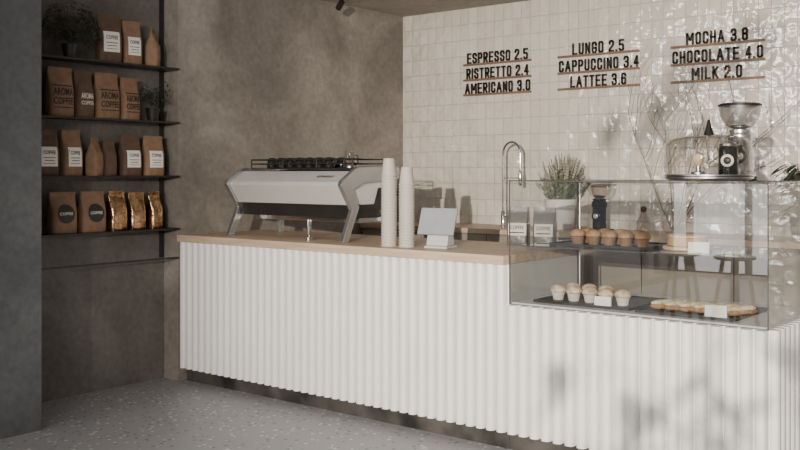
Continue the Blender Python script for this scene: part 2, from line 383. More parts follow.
box('body', M['carcass'], CX0, CXM, CF+0.051, CB, 0.095, ZC, cn, loc=(-CX0,-CF,0))
box('plinth', M['stone'], CX0+0.03, CXM, CF+0.055, CB-0.04, 0, 0.094, cn, loc=(-CX0,-CF,0))
db = empty('display_counter', (CXM+0.002, CF, 0), 'lower white corrugated counter section carrying the glass case', 'counter')
lo_ = (-CXM-0.002,-CF,0)
rib_mesh('front_panel', CX1-CXM-0.004, 0.095, ZD, M['ribs'], db, (0,0,0))
rib_mesh('side_panel', CB-CF-0.052, 0.095, ZD, M['ribs'], db, (CX1+0.030-CXM-0.002, 0.052, 0), math.pi/2)
box('body', M['carcass'], CXM+0.002, CX1-0.022, CF+0.051, CB, 0.095, ZD-0.002, db, loc=lo_)
box('plinth', M['stone'], CXM+0.002, CX1-0.05, CF+0.055, CB-0.04, 0, 0.094, db, loc=lo_)
wt = box('worktop', M['oak'], CX0, CXM, CF-0.01, CB+0.01, ZC+0.0005, ZT, bevel=0.003)
top(wt, 'light oak worktop slab resting on the white counter', 'worktop')

# ------------------------------------------------------------------ glass display case
GX0, GX1, GY0, GY1, GZ = CXM+0.004, CX1-0.012, CF+0.048, CB-0.02, 1.452
dc = empty('display_case', (GX0, GY0, ZD), 'frameless clear glass pastry display case built onto the counter', 'display case')
o_ = (-GX0, -GY0, -ZD); th = 0.008
box('deck', M['carcass'], GX0+th, GX1-th, GY0+th, GY1, ZD+0.0005, ZD+0.012, dc, loc=o_)
box('front_glass', M['frontglass'], GX0, GX1, GY0, GY0+th, ZD+0.0005, GZ-th, dc, loc=o_)
box('side_glass', M['glass'], GX0, GX0+th, GY0+th, GY1, ZD+0.0005, GZ-th, dc, loc=o_)
box('side_glass', M['glass'], GX1-th, GX1, GY0+th, GY1, ZD+0.0005, GZ-th, dc, loc=o_)
box('top_glass', M['glass'], GX0, GX1, GY0, GY1, GZ-th, GZ, dc, loc=o_)
SZ = 1.10
box('glass_shelf', M['glass'], GX0+th, GX1-th, GY0+0.10, GY1-0.02, SZ-0.008, SZ, dc, loc=o_)
e = 0.0028
for (a,b,c,d,f,g) in [(GX0,GX1,GY0,GY0,GZ,GZ),(GX0,GX1,GY1,GY1,GZ,GZ),(GX0,GX0,GY0,GY1,GZ,GZ),(GX1,GX1,GY0,GY1,GZ,GZ),
                      (GX0,GX0,GY0,GY0,ZD,GZ),(GX1,GX1,GY0,GY0,ZD,GZ),(GX0,GX0,GY1,GY1,ZD,GZ),(GX1,GX1,GY1,GY1,ZD,GZ),
                      (GX0+.01,GX1-.01,GY0+.10,GY0+.10,SZ-.004,SZ-.004),(GX0,GX1,GY0,GY0,ZD+.002,ZD+.002)]:
    box('edge_trim', M['edge'], a-e, b+e, c-e, d+e, f-e+(0.0035 if f < ZD+0.01 else 0), g+e, dc, loc=o_)
for x in (GX0+0.03, GX1-0.03):
    pipe('shelf_post', M['steel'], [(x, GY1-0.03, ZD+0.012), (x, GY1-0.03, GZ-th)], 0.004, dc, o_, 8)

# ------------------------------------------------------------------ muffins & pastries
def make_muffin(loc, topmat, label, group, cup='mcup'):
    r = empty('muffin', loc, label, 'muffin', group=group)
    turned('paper_case', M[cup], [(0.026,0),(0.030,0.02),(0.035,0.042),(0.032,0.043)], r, seg=48, flute=16, famp=0.03)
    bm = bmesh.new(); pr = [(0.032,0.040),(0.042,0.046),(0.0435,0.054),(0.040,0.064),(0.031,0.074),(0.018,0.081),(0.004,0.083)]
    lathe(bm, pr, 24)
    for v in bm.verts: v.co += Vector((random.uniform(-1,1), random.uniform(-1,1), random.uniform(-1,1)))*0.0010
    finish(bm, 'muffin_top', topmat, r, smooth=True)
    return r
def tray(name, m, x0,x1,y0,y1,z, label, lip=0.006):
    bm = bmesh.new(); bbox(bm, x0,x1,y0,y1,z,z+0.006)
    for a in ((x0,x1,y0,y0+lip),(x0,x1,y1-lip,y1),(x0,x0+lip,y0+lip,y1-lip),(x1-lip,x1,y0+lip,y1-lip)): bbox(bm, *a, z+0.006, z+0.014)
    return top(finish(bm, name, m), label, 'tray')
zd = ZD+0.0125
tray('serving_tray', M['slate'], -2.72,-2.16,4.50,4.98, zd, 'black slate tray holding sugared muffins in the case')
tray('serving_tray', M['slate'], -2.12,-1.62,4.48,4.98, zd, 'black slate tray holding iced pastries in the case')
mz = zd+0.0065
g = make_muffin((-2.64,4.63,mz), M['sugar'], 'sugar-dusted muffin in paper case on slate tray', 'muffins on the lower slate tray')
for i,x in enumerate((-2.545,-2.45,-2.355,-2.26)): dup(g, (x,4.63+0.004*(i%2),mz), i*1.1)
for i,x in enumerate((-2.62,-2.52,-2.42)): dup(g, (x,4.76,mz), i*1.7)
tray('serving_tray', M['slate'], -2.68,-2.12,4.60,4.98, SZ+0.0005, 'black tray of golden muffins on the glass shelf')
sz = SZ+0.007
g2 = make_muffin((-2.56,4.70,sz), M['bun'], 'golden brown muffin in brown paper case on the glass shelf', 'muffins on the glass shelf', 'mcupbrown')
for i,x in enumerate((-2.465,-2.37,-2.275,-2.18)): dup(g2, (x,4.70,sz), i*1.3)
for i,x in enumerate((-2.56,-2.46,-2.36,-2.26)): dup(g2, (x,4.82,sz), i*1.9)
def make_eclair(loc, rotz, icing, label):
    r = empty('eclair', loc, label, 'pastry', rotz, 'iced pastries on the slate tray')
    def blob(bm, L, w, h, z, zmin=None):
        S, R = 14, 16; rings = []
        for i in range(S+1):
            t = -1+2*i/S; s = max(0.05,(1-abs(t)**3.2))**0.5
            rings.append([bm.verts.new((t*L/2, math.cos(2*math.pi*k/R)*w/2*s, max(z+math.sin(2*math.pi*k/R)*h/2*s, zmin if zmin is not None else -9))) for k in range(R)])
        for a,b in zip(rings, rings[1:]):
            for k in range(R): bm.faces.new((a[k],a[(k+1)%R],b[(k+1)%R],b[k]))
        bm.faces.new(rings[0]); bm.faces.new(rings[-1][::-1])
    bm = bmesh.new(); blob(bm, 0.20, 0.044, 0.040, 0.019, 0.0)
    finish(bm, 'bun', M['bun'], r, smooth=True)
    bm = bmesh.new(); blob(bm, 0.185, 0.042, 0.030, 0.034, 0.024); finish(bm, 'icing', icing, r, smooth=True)
    return r
for i in range(6):
    a = i < 3
    make_eclair((-2.03+0.075*i, 4.66, mz), math.radians(60), M['pist'] if a else M['cream'], 'pale eclair topped with pistachio crumbs on slate tray' if a else 'eclair with golden cream icing on slate tray')
rb = turned('cake_board', M['oak'], [(0.12,0),(0.125,0.004),(0.125,0.016),(0.12,0.02)], None, (-1.97,4.78,SZ+0.0005), seg=48)
top(rb, 'round light wood board carrying a cake on the shelf', 'board')
ck = empty('cake', (-1.97,4.78,SZ+0.021), 'round sponge cake on a wooden board', 'cake')
turned('sponge', M['cake'], [(0.095,0),(0.10,0.004),(0.10,0.042),(0.095,0.046)], ck, seg=40)
turned('cake_icing', M['sugar'], [(0.098,0.0465),(0.098,0.054),(0.09,0.060),(0.01,0.062)], ck, seg=40)
def price_card(loc, w, h, label, rz=0.25):
    r = empty('price_card', loc, label, 'price card', rz, None)
    bm = bmesh.new()
    a = math.radians(14)
    prism(bm, [(0,0),(0.0015,0),(0.0015+h*math.sin(a),h*math.cos(a)),(h*math.sin(a),h*math.cos(a))], -w/2, w/2)
    prism(bm, [(0.0015+h*math.sin(a),h*math.cos(a)),(0.003+h*math.sin(a),h*math.cos(a)),(0.003+2*h*math.sin(a),0),(0.0015+2*h*math.sin(a),0)], -w/2, w/2)
    finish(bm, 'card', M['card'], r)
    for k,(u,ww) in enumerate(((0.66,0.6),(0.48,0.45),(0.3,0.5))):
        bm = bmesh.new()
        z = h*u*math.cos(a); y = h*u*math.sin(a)-0.001
        bbox(bm, -w*ww/2, w*ww/2, y-0.0006, y, z, z+0.003)
        finish(bm, 'print', M['inkwhite'], r)
price_card((-2.33,4.54,mz), 0.085, 0.05, 'small white price card standing in front of muffins')
price_card((-1.72,4.508,mz), 0.10, 0.06, 'white folded price card on the pastry tray')
price_card((-1.84,4.60,SZ+0.0005), 0.10, 0.055, 'white folded price card on the glass shelf', 0.3)

# ------------------------------------------------------------------ cloche on the case
clx, cly = -1.80, 4.63
cz = GZ+0.0035
cl = empty('glass_cloche', (clx,cly,cz), 'clear glass cake dome with black knob on a metal plate', 'cake dome')
turned('plate', M['steel'], [(0.12,0),(0.190,0.004),(0.21,0.014),(0.21,0.022),(0.198,0.024),(0.05,0.018)], cl, seg=56)
turned('dome', M['domeglass'], [(0.203,0.0245),(0.210,0.04),(0.212,0.09),(0.211,0.145),(0.203,0.182),(0.182,0.205),(0.14,0.218),(0.07,0.225),(0.015,0.227)], cl, seg=64, cap=False)
turned('rim', M['steel'], [(0.203,0.0245),(0.211,0.026),(0.211,0.032),(0.204,0.033)], cl, seg=56)
turned('knob', M['black'], [(0.026,0.2275),(0.022,0.240),(0.014,0.262),(0.010,0.285),(0.006,0.300),(0.002,0.303)], cl, seg=24)
tw = empty('wooden_tamper', (clx-0.045, cly-0.02, cz+0.0245), 'coffee tamper with pale wooden handle under the glass dome', 'tamper')
turned('tamper_base', M['steel'], [(0.034,0),(0.034,0.02),(0.012,0.026),(0.012,0.05)], tw, seg=28)
turned('tamper_handle', M['oak'], [(0.012,0.0505),(0.020,0.06),(0.028,0.085),(0.025,0.108),(0.008,0.118)], tw, seg=28)
jr = empty('coffee_canister', (clx+0.10, cly-0.01, cz+0.0245), 'black round-faced coffee canister under the glass dome', 'canister', math.radians(15))
turned('canister_body', M['blackgloss'], [(0.042,0),(0.046,0.006),(0.046,0.13),(0.040,0.142)], jr, seg=36)
turned('canister_lid', M['steel'], [(0.040,0.1425),(0.042,0.146),(0.040,0.156),(0.012,0.16)], jr, seg=36)
turned('round_face', M['card'], [(0.030,0),(0.030,0.006),(0.026,0.008)], jr, (0,-0.041,0.075), seg=32, rot=(math.pi/2,0,0))
turned('face_centre', M['black'], [(0.018,0.0085),(0.016,0.010)], jr, (0,-0.041,0.075), seg=32, rot=(math.pi/2,0,0))

# ------------------------------------------------------------------ grinder
def grinder(loc, label, s=1.0, body='satin', hop='hopper', lid='steel', rz=0):
    r = empty('coffee_grinder', loc, label, 'coffee grinder', rz)
    def q(pr): return [(a*s,b*s) for a,b in pr]
    box('base', M['black'], -0.085*s,0.085*s,-0.09*s,0.085*s,0,0.022*s, r, bevel=0.006)
    turned('body', M[body], q([(0.052,0.022),(0.055,0.03),(0.055,0.19),(0.062,0.205),(0.062,0.235),(0.05,0.245)]), r, seg=40)
    turned('collar', M[body], q([(0.050,0.2455),(0.055,0.25),(0.055,0.262),(0.035,0.266)]), r, seg=32)
    turned('hopper', M[hop], q([(0.036,0.2665),(0.070,0.285),(0.098,0.335),(0.106,0.385)]), r, seg=40, cap=False)
    turned('beans', M['beans'], q([(0.033,0.27),(0.044,0.276),(0.050,0.284),(0.03,0.288)]), r, seg=24)
    turned('hopper_lid', M[lid], q([(0.109,0.3855),(0.110,0.394),(0.098,0.400),(0.03,0.404)]), r, seg=40)
    turned('dial', M['blackgloss'], q([(0.036,0),(0.036,0.012),(0.030,0.016)]), r, (0,-0.054*s,0.125*s), seg=32, rot=(math.pi/2,0,0))
    turned('dial_face', M['white'], q([(0.020,0.0165),(0.018,0.018)]), r, (0,-0.054*s,0.125*s), seg=32, rot=(math.pi/2,0,0))
    pipe('spout', M['black'], [(0,-0.055*s,0.175*s),(0,-0.085*s,0.17*s),(0,-0.09*s,0.145*s)], 0.014*s, r)
    return r
grinder((-1.775, 4.99, cz), 'silver coffee grinder with wide pale bean hopper on the case', 1.0, lid='black', rz=0.3)
grinder((-3.41, 6.60, ZT), 'slim black coffee grinder with hopper on the back worktop', 0.95, 'blackgloss', hop='tintglass', lid='black')

# ------------------------------------------------------------------ espresso machine
mx0, mx1, my, mz0 = -5.23, -4.11, 4.50, ZT
em = empty('espresso_machine', (mx0,my,mz0+0.0005), 'white and silver espresso machine with angled legs and cup rail', 'espresso machine')
L_ = mx1-mx0
prof = [(0.0,0.365),(0.012,0.385),(0.13,0.455),(0.52,0.468),(0.54,0.45),(0.54,0.36),(0.38,0.34),(0.34,0.235),(0.09,0.235)]
bm = bmesh.new(); prism(bm, prof, 0.034, L_-0.034); finish(bm, 'body', M['white'], em, bevel=0.006)
bm = bmesh.new(); prism(bm, [(0.115,0.15),(0.50,0.15),(0.50,0.175),(0.335,0.232),(0.105,0.232)], 0.05, L_-0.05); finish(bm, 'underside', M['black'], em)
box('drip_tray', M['steel'], 0.06, L_-0.06, 0.22, 0.52, 0.115, 0.149, em, bevel=0.004)
box('drip_grate', M['black'], 0.08, L_-0.08, 0.34, 0.51, 0.1755, 0.178, em)
fr = [(-0.022,0.365),(-0.01,0.393),(0.12,0.474),(0.14,0.480),(0.55,0.488),(0.562,0.47),(0.562,0.40),(0.20,0.375),(0.10,0.335),(0.155,0.22),(0.05,0.0),(-0.005,0.0),(0.085,0.205)]
for x in (0.0, L_-0.033):
    bm = bmesh.new(); prism(bm, fr, x, x+0.033); finish(bm, 'end_frame', M['satin'], em, bevel=0.004)
    bm = bmesh.new(); prism(bm, [(0.48,0.40),(0.54,0.40),(0.54,0.0),(0.49,0.0)], x+0.003, x+0.03); finish(bm, 'rear_leg', M['satin'], em, bevel=0.003)
box('side_cover', M['black'], L_-0.05, L_-0.036, 0.12, 0.48, 0.20, 0.40, em)
box('side_cover', M['black'], 0.036, 0.05, 0.12, 0.48, 0.20, 0.40, em)
box('cup_tray', M['black'], 0.10, L_-0.06, 0.14, 0.52, 0.469, 0.476, em)
bm = bmesh.new()
for z in (0.505, 0.535):
    tube(bm, [(0.10,0.15,z),(L_-0.06,0.15,z),(L_-0.06,0.51,z),(0.10,0.51,z),(0.10,0.15,z)], 0.005, 8)
for x in (0.10, 0.10+(L_-0.16)/3, 0.10+2*(L_-0.16)/3, L_-0.06):
    for y in (0.15,0.51): tube(bm, [(x,y,0.476),(x,y,0.537)], 0.005, 8)
finish(bm, 'cup_rail', M['black'], em, smooth=True)
p0 = Vector((0,0.012,0.385)); p1 = Vector((0,0.13,0.455)); sl = math.atan2(p1.z-p0.z, p1.y-p0.y)
me = text_raw('ESPRESSO', 0.15, 0.024, 0, 0.03); me.name = 'emblem'; me.materials.append(M['ink'])
for v in me.vertices: v.co = Vector((v.co.x, v.co.z*math.cos(sl), v.co.z*math.sin(sl)))
eo = bpy.data.objects.new('emblem', me); COL.objects.link(eo); eo.parent = em
mid = p0.lerp(p1, 0.40); eo.location = (L_-0.22, mid.y-0.0012, mid.z+0.0015)
for k in range(3):
    gx = 0.24+k*0.32
    turned('group_head', M['chrome'], [(0.034,0.20),(0.036,0.21),(0.036,0.26),(0.03,0.34)], em, (gx,0.43,0), seg=24)
    bm = bmesh.new(); lathe(bm, [(0.025,0.18),(0.036,0.185),(0.036,0.198)], 24, (gx,0.43,0)); tube(bm, [(gx,0.46,0.19),(gx,0.60,0.183)], 0.013, 10)
    finish(bm, 'portafilter', M['black'], em, smooth=True)
for gx in (0.08, L_-0.10):
    pipe('steam_wand', M['chrome'], [(gx,0.50,0.36),(gx,0.57,0.345),(gx,0.60,0.29),(gx-0.01,0.59,0.13)], 0.007, em)
pipe('steam_knob', M['black'], [(L_-0.02,0.50,0.31),(L_+0.035,0.50,0.31)], 0.024, em, seg=20)
def espresso_cup(loc, rz):
    r = empty('espresso_cup', loc, 'small black espresso cup standing upside down on the machine', 'cup', rz, 'black cups on the espresso machine')
    turned('bowl', M['blackgloss'], [(0.036,0),(0.039,0.006),(0.037,0.035),(0.030,0.062),(0.022,0.072),(0.012,0.073)], r, seg=24)
    pipe('handle', M['blackgloss'], [(0.037,0,0.016),(0.048,0,0.020),(0.049,0,0.042),(0.034,0,0.050)], 0.004, r, seg=8)
    return r
tz = mz0+0.4768
c0 = espresso_cup((mx0+0.24, my+0.22, tz), 1.4)
for i in range(13):
    x = mx0+0.24+0.092*((i+1)%7); y = my+0.22+0.12*((i+1)//7)
    dup(c0, (x,y,tz), 1.4+random.uniform(-.2,.2))
mp_ = empty('milk_pitcher', (mx0+0.95, my+0.25, tz), 'small clear glass jug on the espresso machine', 'jug')
turned('jug_body', M['tintglass'], [(0.040,0),(0.045,0.01),(0.045,0.07),(0.038,0.095),(0.040,0.108)], mp_, seg=28, cap=False)
turned('jug_base', M['steel'], [(0.03,0.0005),(0.038,0.002),(0.038,0.012),(0.02,0.014)], mp_, seg=28)
pipe('jug_handle', M['black'], [(0.045,0,0.085),(0.070,0,0.080),(0.071,0,0.030),(0.046,0,0.018)], 0.005, mp_, seg=8)
tp = empty('tamper', (-4.45, 4.535, ZT+0.0005), 'short steel coffee tamper standing on the worktop', 'tamper')
turned('tamper_base', M['chrome'], [(0.022,0),(0.022,0.022),(0.014,0.028),(0.010,0.04)], tp, seg=28)
turned('tamper_handle', M['chrome'], [(0.0105,0.0405),(0.014,0.06),(0.019,0.09),(0.017,0.135),(0.006,0.142)], tp, seg=28)

# ------------------------------------------------------------------ paper cup stacks (upside-down)
bm = bmesh.new()
lathe(bm, [(0.0455,0.0),(0.0490,0.0),(0.0500,0.003),(0.0490,0.0060),(0.0455,0.0075),(0.0335,0.108),(0.0315,0.11),(0.004,0.1095),(0.004,0.108),(0.0315,0.108),(0.0440,0.006)], 28, cap=False)
cup = finish(bm, 'paper_cup', M['paper'], None, (-3.735,4.50,ZT+0.0005), smooth=True)
top(cup, 'pale grey-beige paper cup nested upside down in a tall stack', 'paper cup', 'taller stack of paper cups')
for i in range(1,25):
    n = cup.copy(); COL.objects.link(n); n.location = (-3.735,4.50,ZT+0.0005+0.0176*i)
for i in range(22):
    n = cup.copy(); COL.objects.link(n); n.location = (-3.605,4.51,ZT+0.0005+0.0176*i); n['group'] = 'shorter stack of paper cups'

# ------------------------------------------------------------------ tablet till
pt = empty('tablet_till', (-3.40,4.56,ZT+0.0005), 'grey tablet till on an angled pale grey stand', 'till', math.radians(8))
box('till_base', M['stand'], -0.075,0.075,-0.05,0.09,0,0.014, pt, bevel=0.004)
bm = bmesh.new(); prism(bm, [(-0.035,0.0145),(0.06,0.0145),(0.045,0.16),(-0.0,0.16)], -0.07, 0.07); finish(bm, 'stand', M['stand'], pt, bevel=0.006)
box('tablet', M['screen'], -0.12,0.12,-0.007,0.007,-0.082,0.082, pt, bevel=0.004, loc=(0,-0.020,0.158), rot=(math.radians(-20),0,0))
box('tablet_panel', M['screen'], -0.112,0.112,-0.0092,-0.0072,-0.074,0.074, pt, loc=(0,-0.020,0.158), rot=(math.radians(-20),0,0))

# ------------------------------------------------------------------ coffee bags
def sgp(v, p): return math.copysign(abs(v)**p, v)
class Bag:
    def __init__(s, w, h, d): s.w, s.h, s.d = w, h, d
    def ab(s, z):
        t = z/s.h
        b = s.d/2*(0.94+0.10*math.sin(min(1,t/0.6)*math.pi)) if t < 0.6 else s.d/2*0.94
        if t > 0.55:
            k = min(1,(t-0.55)/0.35); b = (1-k)*b + k*0.005 if k < 1 else 0.005
        a = s.w/2*(1.0-0.03*t)
        return a, b
    def front(s, x, z):
        a, b = s.ab(z); u = min(0.98, abs(x)/a)
        return -b*(1-u**4)**0.25
def make_bag(name, loc, rz, w, h, d, m, label, group, deco):
    B = Bag(w,h,d); r = empty(name, loc, label, 'coffee bag', rz, group)
    bm = bmesh.new(); R = 32; rings = []
    zs = [0,0.02,0.1,0.25,0.4,0.55,0.65,0.75,0.83,0.90,0.905,0.95,1.0]
    for t in zs:
        a,b = B.ab(t*h)
        if t == 0: a*=0.98; b*=0.96
        rings.append([bm.verts.new((a*sgp(math.cos(2*math.pi*k/R),0.5), b*sgp(math.sin(2*math.pi*k/R),0.5)+(random.uniform(-1,1)*0.0015 if 0.05<t<0.9 else 0), t*h)) for k in range(R)])
    for A,C in zip(rings, rings[1:]):
        for k in range(R): bm.faces.new((A[k],A[(k+1)%R],C[(k+1)%R],C[k]))
    bm.faces.new(rings[0][::-1]); bm.faces.new(rings[-1])
    finish(bm, 'pouch', m, r, smooth=True)
    bm = bmesh.new(); bbox(bm, -w*0.485, w*0.485, -0.0072,-0.0052, h*0.93, h*0.975); finish(bm, 'seal_strip', deco.get('strip', m), r)
    def patch(nm, x0,x1,z0,z1,mm,off,round_=False):
        bm = bmesh.new(); nx, nz_ = 10, 8; g = []
        if round_: nx = 24
        for j in range(nz_+1):
            row = []
            for i in range(nx+1):
                if round_:
                    rr = j/nz_; an = 2*math.pi*i/nx
                    x = (x0+x1)/2+(x1-x0)/2*rr*math.cos(an); z = (z0+z1)/2+(z1-z0)/2*rr*math.sin(an)
                else: x = x0+(x1-x0)*i/nx; z = z0+(z1-z0)*j/nz_
                row.append(bm.verts.new((x, B.front(x,z)-off, z)))
            g.append(row)
        for j in range(nz_):
            for i in range(nx): bm.faces.new((g[j][i],g[j][i+1],g[j+1][i+1],g[j+1][i]))
        if round_: bmesh.ops.remove_doubles(bm, verts=bm.verts[:], dist=1e-5)
        finish(bm, nm, mm, r)
    def word(s_, cx, z, ww, hh, mm, off=0.0035):
        me = text_raw(s_, ww, hh, 0, 0.02)
        for v in me.vertices:
            x = v.co.x+cx; zz = v.co.z+z; v.co = Vector((x, B.front(x,zz)-off, zz))
        me.materials.append(mm); o = bpy.data.objects.new('lettering', me); COL.objects.link(o); o.parent = r
    if 'label' in deco:
        x0,x1,z0,z1 = deco['label']; patch('label', x0*w, x1*w, z0*h, z1*h, deco['lm'], 0.002, deco.get('round', False))
    for (s_,cx,z,ww,hh,mm) in deco.get('words', []): word(s_, cx*w, z*h, ww*w, hh*h, mm)
    for (x0,x1,z0,z1,mm) in deco.get('bars', []): patch('print', x0*w,x1*w,z0*h,z1*h,mm,0.003)
    return r
lab = {'label':(-0.34,0.34,0.20,0.62),'lm':M['card'],'words':[('COFFEE',0,0.46,0.5,0.08,M['ink'])],
       'bars':[(-0.25,0.25,0.38,0.395,M['ink']),(-0.2,0.2,0.32,0.335,M['ink']),(-0.25,0.25,0.26,0.27,M['ink'])]}
dark = {'words':[('AROMA',0,0.42,0.78,0.16,M['ink']),('COFFEE',0,0.24,0.78,0.14,M['ink'])], 'bars':[(-0.38,0.38,0.61,0.635,M['ink']),(-0.38,0.38,0.17,0.19,M['ink'])]}
blk = {'words':[('AROMA',0,0.40,0.7,0.12,M['inkwhite']),('COFFEE',0,0.27,0.7,0.08,M['inkwhite'])]}
rnd = {'label':(-0.33,0.33,0.24,0.70),'lm':M['darkbag'],'round':True,'words':[('COFFEE',0,0.44,0.5,0.07,M['inkwhite'])]}
SH = [2.245, 1.86, 1.475, 1.10]; th_s = 0.014
G = ['bags on the top shelf','bags on the second shelf','bags on the third shelf','bags on the bottom shelf']
BX = -5.655
def bag(row, y, w, h, m, label, deco, rz=0, d=0.10):
    make_bag('coffee_bag', (BX, y, SH[row]+0.0005), math.pi/2+rz, w, h, d, m, label, G[row], deco)
bag(0,3.83,0.17,0.33,M['kraftdark'],'dark brown kraft coffee bag with white label',lab,-0.15)
bag(0,4.01,0.14,0.30,M['kraft'],'slim kraft coffee bag with white label',lab,-0.1)
bag(0,4.19,0.12,0.27,M['kraft'],'kraft coffee bag turned sideways',{}, 0.75)
bag(1,3.46,0.18,0.32,M['kraft'],'kraft coffee bag printed with dark lettering',dark)
bag(1,3.63,0.14,0.31,M['kraftdark'],'dark coffee bag printed with pale lettering',blk,0.1)
bag(1,3.81,0.18,0.31,M['kraft'],'kraft coffee bag printed with bold dark lettering',dark)
bag(1,3.99,0.15,0.29,M['kraft'],'kraft coffee bag printed with dark lettering',dark,0.1)
bag(2,3.36,0.17,0.30,M['kraftdark'],'kraft coffee bag with white label beside the pillar',lab)
bag(2,3.54,0.15,0.30,M['kraft'],'kraft coffee bag with white label',lab,0.1)
bag(2,3.72,0.11,0.25,M['kraft'],'small kraft bag turned sideways',{}, 0.5)
bag(2,3.83,0.09,0.24,M['kraftdark'],'small slim kraft bag standing between larger ones',{})
bag(2,4.00,0.16,0.28,M['kraftdark'],'kraft coffee bag with white label',lab)
bag(2,4.19,0.16,0.28,M['kraft'],'kraft coffee bag with white label',lab,-0.05)
bag(3,3.48,0.19,0.27,M['kraft'],'kraft coffee bag with dark round emblem',rnd)
bag(3,3.70,0.19,0.27,M['kraft'],'kraft coffee bag with dark round emblem',rnd,0.05)
bag(3,3.89,0.14,0.27,M['gold'],'crinkled gold foil coffee bag',{}, 0.1)
bag(3,4.05,0.12,0.26,M['gold'],'crinkled gold foil coffee bag',{}, -0.15)
bag(3,4.20,0.11,0.26,M['gold'],'crinkled gold foil coffee bag',{}, 0.15)
cb = {'label':(-0.40,0.40,0.26,0.58),'lm':M['inkwhite'],'words':[('COFFEE',0,0.42,0.6,0.10,M['ink'])],'bars':[(-0.3,0.3,0.32,0.35,M['ink'])]}
make_bag('coffee_bag', (-3.17,5.07,ZT+0.0005), 0.35, 0.14,0.235,0.09, M['greybag'], 'dark grey coffee bag with pale label on the worktop', 'coffee bags on the worktop', cb)
make_bag('coffee_bag', (-2.985,5.07,ZT+0.0005), 0.35, 0.14,0.235,0.09, M['greybag'], 'dark grey coffee bag with pale label on the worktop', 'coffee bags on the worktop', cb)

# ------------------------------------------------------------------ wall shelves
for i,z in enumerate(SH):
    s = box('wall_shelf', M['black'], NX+0.015, -5.575, 3.035, 4.368, z-th_s, z, bevel=0.002)
    top(s, 'thin black metal shelf fixed in the wall recess', 'shelf', 'black shelves in the recess')
s = box('shelf_upright', M['black'], NX+0.001, NX+0.013, 4.325, 4.355, 0.88, CZ-0.001)
top(s, 'flat black metal upright carrying the shelves', 'shelf upright')
s = empty('shelf_rail', (NX+0.015, 3.05, 0.887), 'thin black metal rail under the lowest shelf', 'rail')
box('bar', M['black'], 0,0.17,0,0.012,-0.006,0.006, s)
box('bar', M['black'], 0.158,0.17,0.012,1.31,-0.006,0.006, s)

# ------------------------------------------------------------------ plants
def blade(bm, p0, p1, w, droop=0.0, seg=4):
    p0, p1 = Vector(p0), Vector(p1); d = (p1-p0); side = d.cross(Vector((0,0,1)))
    if side.length < 1e-4: side = Vector((1,0,0))
    side.normalize(); prev = None
    for i in range(seg+1):
        t = i/seg; c = p0+d*t+Vector((0,0,-droop*t*t)); ww = w*math.sin(math.pi*(0.12+0.86*t))
        a = bm.verts.new(c-side*ww); b = bm.verts.new(c+side*ww)
        if prev: bm.faces.new((prev[0],prev[1],b,a))
        prev = (a,b)
def fern(loc, n, R, label, ylo, yhi, hh=0.2, fq=2.3):
    r = empty('potted_fern', loc, label, 'plant')
    turned('pot', M['black'], [(0.035,0),(0.05,0.08),(0.053,0.09),(0.046,0.09),(0.044,0.075)], r, seg=28)
    bm = bmesh.new()
    for i in range(n):
        a = 2*math.pi*i/n+random.uniform(-.2,.2); L = R*random.uniform(0.6,1.05); h = random.uniform(0.06,hh)
        pts = []
        for k in range(9):
            t = k/8; pts.append(Vector((L*t*math.cos(a)*0.62, L*t*math.sin(a), max(0.02, 0.085+h*math.sin(t*fq)))))
        tube(bm, pts, 0.0014, 4, 0.0006)
        for k in range(1,9):
            p = pts[k]; d = (pts[k]-pts[k-1]).normalized(); s_ = d.cross(Vector((0,0,1))).normalized(); l = 0.040*math.sin(math.pi*(0.15+0.8*k/9))
            for sg in (-1,1): blade(bm, p, p+s_*sg*l+d*0.018, 0.005, 0.008, 3)
    for v in bm.verts:
        v.co.x = max(-0.085, min(0.15, v.co.x))
        if v.co.y > yhi: v.co.y = yhi-(v.co.y-yhi)*0.1
        if v.co.y < ylo: v.co.y = ylo-(v.co.y-ylo)*0.1
    finish(bm, 'fronds', M['leafdark'], r, smooth=False)
fern((-5.65,3.53,SH[0]+0.0005), 52, 0.30, 'spreading dark green fern in a small black pot', -0.30, 0.195, 0.29, 2.8)
fern((-5.64,4.18,SH[1]+0.0005), 18, 0.13, 'small leafy plant in a black pot on the shelf', -0.095, 0.14)

lv = empty('flower_pot', (-3.79,6.68,ZT+0.0005), 'white ceramic pot of dried lavender and grasses', 'potted plant')
turned('pot', M['pot'], [(0.09,0),(0.10,0.01),(0.125,0.21),(0.128,0.235),(0.118,0.235),(0.114,0.2)], lv, seg=40)
turned('soil', M['soil'], [(0.113,0.198),(0.05,0.21),(0.01,0.212)], lv, seg=24)
bm = bmesh.new(); bf = bmesh.new()
for i in range(84):
    a = random.uniform(0,6.28); rr = random.uniform(0,0.10); L = random.uniform(0.14,0.40); k = random.uniform(0.1,1.15)
    p0 = Vector((rr*math.cos(a),rr*math.sin(a),0.2)); p1 = p0+Vector((math.cos(a)*k*0.14,math.sin(a)*k*0.11,L))
    pm = (p0+p1)/2+Vector((0,0,0.02)); tube(bm,[p0,pm,p1],0.003,5)
    for q_ in range(6):
        c = p0.lerp(p1, random.uniform(.1,.7)); an = random.uniform(0,6.28); blade(bm,c,c+Vector((math.cos(an)*.05,math.sin(an)*.05,.045)),0.011,0.0,3)
    if i%3 != 0:
        for j in range(6):
            c = pm.lerp(p1, 0.25+0.14*j); bmesh.ops.create_icosphere(bf, subdivisions=1, radius=0.013-0.001*j, matrix=Matrix.Translation(c))
finish(bm, 'stems', M['sage'], lv); finish(bf, 'blossoms', M['lav'], lv)

